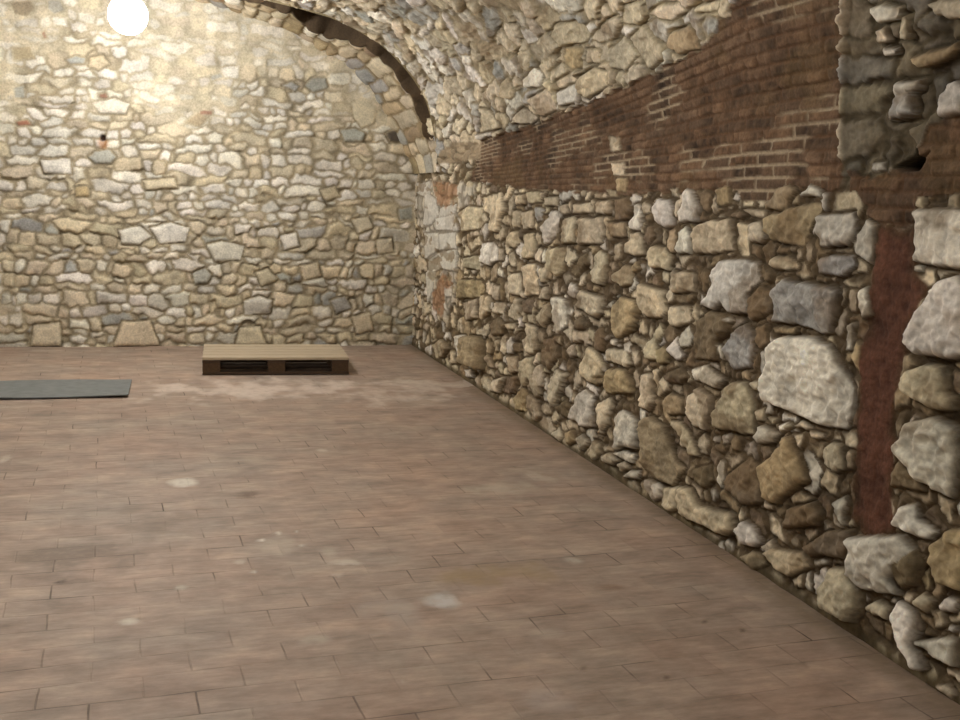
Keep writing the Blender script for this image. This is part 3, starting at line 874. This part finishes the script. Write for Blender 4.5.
course(B, XL - .2, XW + .2, -0.05, 1.3, 0.175, 0.095, 'wcwcwwccgc', r3, (0.02, 0.05), 0.3, 0.2)
course(B, XL - .2, XW + .2, 1.3, 3.6, 0.185, 0.09, 'wcwwcwcwcw', r3, (0.015, 0.035), 0.3, 0.2)
B.finish(0.008, 0.003)
bm_ = fbm(B.U * 9, B.S * 9, 5, 4); bfn = fbm(B.U * 30, B.S * 30, 6, 3)
smear = sstep(-0.15, 0.35, fbm(B.U * 1.3, B.S * 1.6, 14, 3) + 0.35 * sstep(1.2, 2.4, B.S) - 0.1)   # mortar wiped over the stones
be = (sstep(-0.002, 0.016, B.d))[..., None]
bp_ = 1 - np.exp(-np.maximum(B.d, 0) / 0.014)
bh = 0.7 * B.H * bp_ * (1 - 0.6 * smear) + bp_ * (0.22 * B.tilt + 0.010 * bm_) + (1 - bp_) * (0.010 * bm_ + 0.010 * smear) - 0.03 * sstep(0.0, -0.010, B.d) * (1 - smear)
bmort = (lin((150, 138, 114)) * (1 - smear[..., None]) + lin((198, 187, 162)) * smear[..., None]) * (1 + 0.5 * bm_)[..., None]
bstone = B.stone * 0.98 * (1 + 0.30 * bm_ + 0.18 * bfn)[..., None]
sm2 = 0.25 * smear[..., None]
bstone = bstone * (1 - sm2) + lin((202, 191, 167)) * sm2
bcolr = bmort * (1 - be) + bstone * be
# a small iron-stained socket in the wall
hx, hz = on_back(103, 138)
hd = np.hypot(B.U - hx, (B.S - hz) * 0.8)
hk = sstep(0.032, 0.018, hd)
bh = bh - 0.06 * hk
st = (sstep(0.07, 0.02, np.hypot(B.U - hx, B.S - hz + 0.05)) * (1 - hk))[..., None] * 0.7
bcolr = bcolr * (1 - st) + lin((170, 112, 60)) * st
bcolr = bcolr * (1 - hk[..., None]) + lin((60, 42, 32)) * hk[..., None]
bco = np.stack([B.U, YB - bh, B.S], -1).reshape(-1, 3)
wall_back = mesh_from('wall_back', bco, grid_quads(len(bu), len(bs)).reshape(-1, 4), bcolr.reshape(-1, 3), MAT_STONE, kind='structure')
label(wall_back, 'pale coursed rubble stone wall closing the far end of the cellar')

# ------------------------------------------------------------------ the two walls outside the frame
def coarse_wall(name, n_u, u0, u1, s1, place, text):
    cu = np.linspace(u0, u1, n_u); cs = np.linspace(0, s1, 60)
    C_ = Field(cu, cs, 53); C_.warped(0.05, 5)
    course(C_, u0 - .2, u1 + .2, -0.1, s1 + .2, 0.3, 0.2, 'ccwtg', random.Random(3), (0.02, 0.04), 0.2, 0.2)
    C_.finish()
    e = sstep(-0.002, 0.02, C_.d)[..., None]
    cc = lin((120, 104, 78)) * (1 - e) + C_.stone * e
    p = place(C_.U, C_.S, C_.H * (1 - np.exp(-np.maximum(C_.d, 0) / 0.02)))
    w_ = mesh_from(name, p.reshape(-1, 3), grid_quads(n_u, 60).reshape(-1, 4), cc.reshape(-1, 3), MAT_STONE, kind='structure')
    label(w_, text)


coarse_wall('wall_left', 260, YF, YB, SPRING + 0.02, lambda u, s, h: np.stack([XL + h, u, s], -1), 'rubble stone wall along the left side of the cellar')
coarse_wall('wall_front', 140, XL, XW, 3.45, lambda u, s, h: np.stack([u, YF + h, s], -1), 'rubble stone wall behind the viewer')

# ------------------------------------------------------------------ floor
def floor_material():
    m, N, L, P = new_mat('worn_brick_paving')
    tc = N.new('ShaderNodeTexCoord')
    mp = N.new('ShaderNodeMapping'); mp.inputs['Rotation'].default_value = (0, 0, math.radians(-3.4)); mp.inputs['Location'].default_value = (0.05, 0.105, 0)
    nw = N.new('ShaderNodeTexNoise'); nw.inputs['Scale'].default_value = 2.2; nw.inputs['Detail'].default_value = 3
    add = N.new('ShaderNodeVectorMath'); add.operation = 'MULTIPLY_ADD'; add.inputs[1].default_value = (0.03, 0.03, 0)
    L.new(tc.outputs['Object'], nw.inputs['Vector']); L.new(nw.outputs['Color'], add.inputs[0]); L.new(tc.outputs['Object'], add.inputs[2])
    L.new(add.outputs['Vector'], mp.inputs['Vector'])
    br = N.new('ShaderNodeTexBrick')
    br.inputs['Scale'].default_value = 1.0; br.inputs['Brick Width'].default_value = 0.30; br.inputs['Row Height'].default_value = 0.15
    br.inputs['Mortar Size'].default_value = 0.0042; br.inputs['Mortar Smooth'].default_value = 0.6; br.inputs['Bias'].default_value = 0.0
    br.inputs['Color1'].default_value = (*lin((171, 153, 139)), 1); br.inputs['Color2'].default_value = (*lin((161, 143, 130)), 1)
    br.inputs['Mortar'].default_value = (*lin((84, 70, 58)), 1)
    L.new(mp.outputs['Vector'], br.inputs['Vector'])
    # joints fill with dust here and there
    nj = N.new('ShaderNodeTexNoise'); nj.inputs['Scale'].default_value = 3.0; nj.inputs['Detail'].default_value = 5
    L.new(tc.outputs['Object'], nj.inputs['Vector'])
    rj = N.new('ShaderNodeMapRange'); rj.inputs['From Min'].default_value = 0.46; rj.inputs['From Max'].default_value = 0.70
    L.new(nj.outputs['Fac'], rj.inputs['Value'])
    br2 = N.new('ShaderNodeTexBrick')
    for k_ in ('Scale', 'Brick Width', 'Row Height', 'Bias'):
        br2.inputs[k_].default_value = br.inputs[k_].default_value
    br2.inputs['Mortar Size'].default_value = 0.0
    br2.inputs['Color1'].default_value = br.inputs['Color1'].default_value; br2.inputs['Color2'].default_value = br.inputs['Color2'].default_value
    L.new(mp.outputs['Vector'], br2.inputs['Vector'])
    mixj = N.new('ShaderNodeMix'); mixj.data_type = 'RGBA'
    L.new(rj.outputs['Result'], mixj.inputs['Factor']); L.new(br2.outputs['Color'], mixj.inputs['A']); L.new(br.outputs['Color'], mixj.inputs['B'])
    # dust streaks across the cellar
    ms = N.new('ShaderNodeMapping'); ms.inputs['Scale'].default_value = (2.6, 4.6, 1)
    ns = N.new('ShaderNodeTexNoise'); ns.inputs['Scale'].default_value = 1.6; ns.inputs['Detail'].default_value = 8; ns.inputs['Roughness'].default_value = 0.65
    L.new(tc.outputs['Object'], ms.inputs['Vector']); L.new(ms.outputs['Vector'], ns.inputs['Vector'])
    rs = N.new('ShaderNodeMapRange'); rs.inputs['From Min'].default_value = 0.3; rs.inputs['From Max'].default_value = 0.7
    rs.inputs['To Min'].default_value = 0.70; rs.inputs['To Max'].default_value = 1.26
    L.new(ns.outputs['Fac'], rs.inputs['Value'])
    m5 = N.new('ShaderNodeMapping'); m5.inputs['Scale'].default_value = (4.5, 17.0, 1)
    n5 = N.new('ShaderNodeTexNoise'); n5.inputs['Scale'].default_value = 2.0; n5.inputs['Detail'].default_value = 6; n5.inputs['Roughness'].default_value = 0.7
    L.new(tc.outputs['Object'], m5.inputs['Vector']); L.new(m5.outputs['Vector'], n5.inputs['Vector'])
    r5 = N.new('ShaderNodeMapRange'); r5.inputs['From Min'].default_value = 0.3; r5.inputs['From Max'].default_value = 0.7
    r5.inputs['To Min'].default_value = 0.80; r5.inputs['To Max'].default_value = 1.16
    L.new(n5.outputs['Fac'], r5.inputs['Value'])
    m6 = N.new('ShaderNodeMath'); m6.operation = 'MULTIPLY'
    L.new(rs.outputs['Result'], m6.inputs[0]); L.new(r5.outputs['Result'], m6.inputs[1])
    sc = N.new('ShaderNodeVectorMath'); sc.operation = 'SCALE'
    nb = N.new('ShaderNodeTexNoise'); nb.inputs['Scale'].default_value = 1.3; nb.inputs['Detail'].default_value = 7; nb.inputs['Roughness'].default_value = 0.7
    L.new(tc.outputs['Object'], nb.inputs['Vector'])
    rb = N.new('ShaderNodeValToRGB')
    rb.color_ramp.elements[0].position = 0.35; rb.color_ramp.elements[1].position = 0.65
    rb.color_ramp.elements[0].color = (1.05, 0.96, 0.91, 1); rb.color_ramp.elements[1].color = (0.95, 0.99, 1.0, 1)
    tint = N.new('ShaderNodeVectorMath'); tint.operation = 'MULTIPLY'
    L.new(nb.outputs['Fac'], rb.inputs['Fac']); L.new(mixj.outputs['Result'], tint.inputs[0]); L.new(rb.outputs['Color'], tint.inputs[1])
    L.new(tint.outputs['Vector'], sc.inputs[0]); L.new(m6.outputs['Value'], sc.inputs['Scale'])
    # stains from the mesh
    at = N.new('ShaderNodeAttribute'); at.attribute_name = 'colour'
    al = N.new('ShaderNodeAttribute'); al.attribute_name = 'amount'
    mixs = N.new('ShaderNodeMix'); mixs.data_type = 'RGBA'
    nf = N.new('ShaderNodeTexNoise'); nf.inputs['Scale'].default_value = 22; nf.inputs['Detail'].default_value = 5
    L.new(tc.outputs['Object'], nf.inputs['Vector'])
    rf = N.new('ShaderNodeMapRange'); rf.inputs['To Min'].default_value = 0.55; rf.inputs['From Min'].default_value = 0.3; rf.inputs['From Max'].default_value = 0.52
    L.new(nf.outputs['Fac'], rf.inputs['Value'])
    mu = N.new('ShaderNodeMath'); mu.operation = 'MULTIPLY'
    L.new(al.outputs['Fac'], mu.inputs[0]); L.new(rf.outputs['Result'], mu.inputs[1])
    L.new(mu.outputs['Value'], mixs.inputs['Factor']); L.new(sc.outputs['Vector'], mixs.inputs['A']); L.new(at.outputs['Color'], mixs.inputs['B'])
    L.new(mixs.outputs['Result'], P.inputs['Base Color'])
    P.inputs['Roughness'].default_value = 0.62; P.inputs['Specular IOR Level'].default_value = 0.35
    b1 = N.new('ShaderNodeBump'); b1.inputs['Strength'].default_value = 0.5; b1.inputs['Distance'].default_value = 0.004; b1.invert = True
    L.new(br.outputs['Fac'], b1.inputs['Height'])
    b2 = N.new('ShaderNodeBump'); b2.inputs['Strength'].default_value = 0.35; b2.inputs['Distance'].default_value = 0.008
    L.new(ns.outputs['Fac'], b2.inputs['Height']); L.new(b1.outputs['Normal'], b2.inputs['Normal'])
    L.new(b2.outputs['Normal'], P.inputs['Normal'])
    return m


fx_ = grow(XL - 0.1, XW + 0.12, lambda x: 0.02 if x > -2 else 0.08)
fy_ = np.concatenate([grow(YF - 0.1, 2.2, lambda y: 0.08)[:-1], grow(2.2, YB + 0.1, lambda y: 0.02)])
FX, FY = np.meshgrid(fx_, fy_, indexing='ij')
FZ = 0.006 * fbm(FX * 1.4, FY * 1.4, 41, 3)
scol = np.zeros(FX.shape + (3,)); samt = np.zeros(FX.shape)
STAINS = [(262, 540, 4, 2, (220, 214, 204), .9), (278, 533, 5, 2, (220, 214, 204), .9), (298, 531, 4, 2, (220, 214, 204), .9), (302, 545, 4, 2, (220, 214, 204), .8), (254, 572, 5, 2, (214, 208, 198), .8), (240, 562, 8, 3, (200, 190, 178), .6), (182, 588, 8, 3, (200, 192, 180), .6), (112, 593, 5, 2, (200, 192, 180), .7), (356, 563, 9, 3, (228, 226, 220), .95), (322, 450, 8, 3, (204, 194, 180), .6), (405, 682, 5, 3, (200, 192, 184), .7), (336, 575, 8, 3, (196, 186, 176), .6),  # pixel centre, half-size in pixels, colour, strength
    (185, 482, 17, 4, (214, 208, 196), .9), (345, 562, 20, 5, (214, 208, 196), .9), (330, 552, 24, 8, (196, 184, 170), .5),
    (436, 601, 22, 9, (206, 206, 204), .75), (400, 612, 50, 26, (176, 168, 160), .5), (128, 622, 12, 4, (214, 208, 196), .8),
    (4, 460, 8, 5, (210, 202, 190), .8), (275, 545, 28, 14, (190, 178, 164), .45), (320, 640, 26, 6, (196, 186, 172), .45),
    (495, 488, 40, 10, (196, 188, 172), .55), (540, 478, 26, 7, (200, 192, 178), .5), (575, 560, 12, 5, (200, 194, 182), .6),
    (270, 389, 150, 11, (214, 199, 187), .8), (405, 398, 56, 8, (212, 199, 187), .7), (430, 385, 60, 7, (208, 196, 182), .7),
    (250, 494, 18, 4, (104, 84, 68), .75), (80, 555, 90, 34, (118, 104, 92), .7), (160, 520, 90, 22, (124, 108, 94), .5),
    (62, 582, 6, 2, (60, 48, 40), .9), (500, 574, 60, 18, (150, 128, 90), .6), (610, 587, 20, 5, (124, 94, 76), .6),
    (545, 700, 30, 14, (196, 184, 178), .4), (300, 700, 60, 16, (188, 168, 154), .4), (650, 460, 40, 16, (140, 124, 104), .3),
    (635, 604, 4, 2, (84, 66, 50), .9), (704, 622, 5, 2, (70, 56, 44), .9), (742, 630, 5, 2, (84, 66, 50), .8), (585, 668, 3, 2, (70, 56, 44), .9),
    (648, 655, 3, 2, (84, 66, 50), .9), (803, 665, 3, 2, (70, 56, 44), .9), (668, 676, 3, 2, (84, 66, 50), .8), (545, 633, 20, 6, (190, 178, 166), .4)]
for x, y, rx, ry, c, k in STAINS:
    cx, cy_ = on_floor(x, y)
    ex = abs(on_floor(x + rx, y)[0] - cx); ey = abs(on_floor(x, y - ry)[1] - cy_)
    dd = np.hypot((FX - cx) / max(ex, 0.012), (FY - cy_) / max(ey, 0.018)) + 0.45 + 1.0 * fbm(FX * 9, FY * 5, int(x), 3)
    t = sstep(1.45, 0.55, dd) * k
    scol = np.where((t > samt)[..., None], lin(c), scol); samt = np.maximum(samt, t)
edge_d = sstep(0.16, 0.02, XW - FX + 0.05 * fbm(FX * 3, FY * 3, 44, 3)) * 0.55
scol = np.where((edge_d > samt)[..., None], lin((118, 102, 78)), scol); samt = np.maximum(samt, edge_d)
fco = np.stack([FX, FY, FZ], -1).reshape(-1, 3)
floor = mesh_from('floor', fco, grid_quads(len(fx_), len(fy_)).reshape(-1, 4), scol.reshape(-1, 3), floor_material(), kind='structure')
aa = floor.data.attributes.new('amount', 'FLOAT', 'POINT')
aa.data.foreach_set('value', samt.reshape(-1).astype(np.float32))
label(floor, 'worn pinkish brick paving of the cellar floor')


# ------------------------------------------------------------------ small mesh helpers
import bmesh


def box(bm, x0, x1, y0, y1, z0, z1, jit=0.0, rnd=None):
    r = bmesh.ops.create_cube(bm, size=1.0)
    for v in r['verts']:
        v.co.x = x0 if v.co.x < 0 else x1
        v.co.y = y0 if v.co.y < 0 else y1
        v.co.z = z0 if v.co.z < 0 else z1
        if rnd:
            v.co.x += rnd.uniform(-jit, jit); v.co.y += rnd.uniform(-jit, jit)


def lathe(bm, pts, n=32):
    rings = []
    for r, z in pts:
        rings.append([bm.verts.new((r * math.cos(2 * math.pi * i / n), r * math.sin(2 * math.pi * i / n), z)) for i in range(n)])
    for a, b in zip(rings[:-1], rings[1:]):
        for i in range(n):
            bm.faces.new((a[i], a[(i + 1) % n], b[(i + 1) % n], b[i]))
    bm.faces.new(rings[0][::-1]); bm.faces.new(rings[-1])


def obj(name, bm, mat, parent=None, bevel=0.0, smooth=False):
    me = bpy.data.meshes.new(name)
    if bevel:
        bmesh.ops.bevel(bm, geom=bm.edges[:], offset=bevel, segments=2, affect='EDGES', profile=0.5)
    bmesh.ops.recalc_face_normals(bm, faces=bm.faces[:])
    bm.to_mesh(me); bm.free()
    me.materials.append(mat)
    if smooth:
        for p in me.polygons: p.use_smooth = True
    o = bpy.data.objects.new(name, me)
    scene.collection.objects.link(o)
    if parent: o.parent = parent
    return o


def thing(name, loc, text, cat, group=None, rz=0.0):
    o = bpy.data.objects.new(name, None)
    o.empty_display_size = 0.1
    scene.collection.objects.link(o)
    o.location = loc; o.rotation_euler = (0, 0, rz)
    return label(o, text, cat, group)


# ------------------------------------------------------------------ the pallet
MAT_WOOD = plain_mat('weathered_pine', (184, 168, 144), 0.8, 0, 0.16, (1.5, 22, 22), 6)
MAT_WOOD2 = plain_mat('shaded_brown_block', (80, 60, 40), 0.85, 0, 0.35, (10, 10, 30), 5)  # blocks coloured darker to hold the shade of the pallet's front
MAT_WOOD3 = plain_mat('shaded_pallet_board', (72, 55, 40), 0.85, 0, 0.3, (1.5, 22, 22), 6)  # shade under the deck put into the board colour
pl, pr_ = on_floor(203, 375.5), on_floor(348, 374.8)
pal_w = 1.2; pal_d = 0.8
pallet = thing('pallet', ((pl[0] + pr_[0]) / 2, (pl[1] + pr_[1]) / 2, 0.006), 'weathered wooden pallet lying on the brick floor near the back wall', 'pallet',
               rz=math.atan2(pr_[1] - pl[1], pr_[0] - pl[0]))
rp_ = random.Random(4)
hw = pal_w / 2
for y0, w_ in ((0.0, 0.145), (0.165, 0.145), (0.3275, 0.145), (0.49, 0.145), (0.655, 0.145)):      # deck boards run along the front
    bm = bmesh.new(); box(bm, -hw, hw, y0, y0 + w_, 0.122, 0.144, 0.003, rp_)
    obj('deck_board', bm, MAT_WOOD, pallet, 0.002)
for x0, w_ in ((-hw, 0.145), (-0.0725, 0.145), (hw - 0.145, 0.145)):
    bm = bmesh.new(); box(bm, x0, x0 + w_, 0, pal_d, 0.1, 0.122, 0.002, rp_)
    obj('stringer_board', bm, MAT_WOOD3, pallet, 0.002)
for y0, w_ in ((0.0, 0.1), (0.3275, 0.145), (0.7, 0.1)):
    for x0 in (-hw, -0.0725, hw - 0.145):
        bm = bmesh.new(); box(bm, x0 + 0.002, x0 + 0.143, y0 + 0.002, y0 + w_ - 0.002, 0.022, 0.1, 0.002, rp_)
        obj('block', bm, MAT_WOOD2, pallet, 0.003)
    bm = bmesh.new(); box(bm, -hw, hw, y0, y0 + w_, 0.0, 0.022, 0.002, rp_)
    obj('bottom_board', bm, MAT_WOOD3, pallet, 0.002)

# ------------------------------------------------------------------ the grey mat
MAT_MAT = plain_mat('dark_grey_rubber', (118, 122, 122), 0.75, 0, 0.12, (3, 3, 3), 5)
c0 = on_floor(132, 381.2); c1 = on_floor(128, 398)
mw, md = 1.5, c0[1] - c1[1]
bm = bmesh.new()
nx_, ny_ = 40, 18
def mat_z(x, y):
    return 0.008 + 0.004 * math.sin(x * 5.1) * math.sin(y * 4 + 1) + 0.006 * max(0, 1 - (y - 0) / 0.12) * (0.5 + 0.5 * math.sin(x * 4.0 + 1))
top = [[bm.verts.new((-mw + mw * i / nx_, md * j / ny_, mat_z(i / nx_ * mw, md * j / ny_) + 0.006)) for j in range(ny_ + 1)] for i in range(nx_ + 1)]
bot = [[bm.verts.new((-mw + mw * i / nx_, md * j / ny_, mat_z(i / nx_ * mw, md * j / ny_))) for j in range(ny_ + 1)] for i in range(nx_ + 1)]
for i in range(nx_):
    for j in range(ny_):
        bm.faces.new((top[i][j], top[i + 1][j], top[i + 1][j + 1], top[i][j + 1]))
        bm.faces.new((bot[i][j], bot[i][j + 1], bot[i + 1][j + 1], bot[i + 1][j]))
for i in range(nx_):
    bm.faces.new((bot[i][0], bot[i + 1][0], top[i + 1][0], top[i][0])); bm.faces.new((top[i][ny_], top[i + 1][ny_], bot[i + 1][ny_], bot[i][ny_]))
for j in range(ny_):
    bm.faces.new((top[0][j], top[0][j + 1], bot[0][j + 1], bot[0][j])); bm.faces.new((bot[nx_][j], bot[nx_][j + 1], top[nx_][j + 1], top[nx_][j]))
mat_ob = obj('floor_mat', bm, MAT_MAT, smooth=False)
mat_ob.location = (c0[0], c1[1], 0.004)
label(mat_ob, 'flat dark grey mat lying on the brick floor left of the pallet', 'mat')

# ------------------------------------------------------------------ pendant lamps: one seen bulb, two unseen ones added for light
MAT_CORD = plain_mat('black_cord', (30, 28, 26), 0.5)
MAT_SOCKET = plain_mat('lamp_socket', (210, 205, 195), 0.4)


def lamp(y, glow, text):
    m, N, L, P = new_mat('glowing_bulb')
    P.inputs['Emission Color'].default_value = (*LAMP_COLOUR, 1); P.inputs['Emission Strength'].default_value = glow
    P.inputs['Base Color'].default_value = (0.9, 0.9, 0.88, 1)
    r_ = ray(128, 15); x = (r_ * (LAMP_Y[0] / r_[1]))[0]; z = (r_ * (LAMP_Y[0] / r_[1]))[2] + EYE
    zc = float(np.interp(-abs(x + 0.8) , -(np.abs(arcA[:, 0] + 0.8)), arcA[:, 1]))
    t_ = thing('pendant_lamp', (x, y, z), text, 'lamp')
    R_ = 0.148  # bulb's glare built into the shape: sphere as wide as the glow
    bm = bmesh.new(); bmesh.ops.create_uvsphere(bm, u_segments=48, v_segments=24, radius=R_)
    obj('globe', bm, m, t_, smooth=True)
    bm = bmesh.new(); lathe(bm, [(0.03, R_ - 0.005), (0.032, R_ + 0.03), (0.02, R_ + 0.045), (0.006, R_ + 0.05)])
    obj('socket', bm, MAT_SOCKET, t_, smooth=True)
    if zc - z > R_ + 0.05:
        bm = bmesh.new(); lathe(bm, [(0.004, R_ + 0.045), (0.004, zc - z + 0.02)], 10)
        obj('cord', bm, MAT_CORD, t_)
    return t_


lamp(LAMP_Y[0], LAMP_GLOW[0], 'bright white bulb, its glare shaped as a globe, hanging in front of the back wall')
lamp(LAMP_Y[1], LAMP_GLOW[1], 'unseen lamp added for light, hanging from the vault midway along the cellar')
lamp(LAMP_Y[2], LAMP_GLOW[2], 'unseen lamp added for light, hanging from the vault behind the viewer')
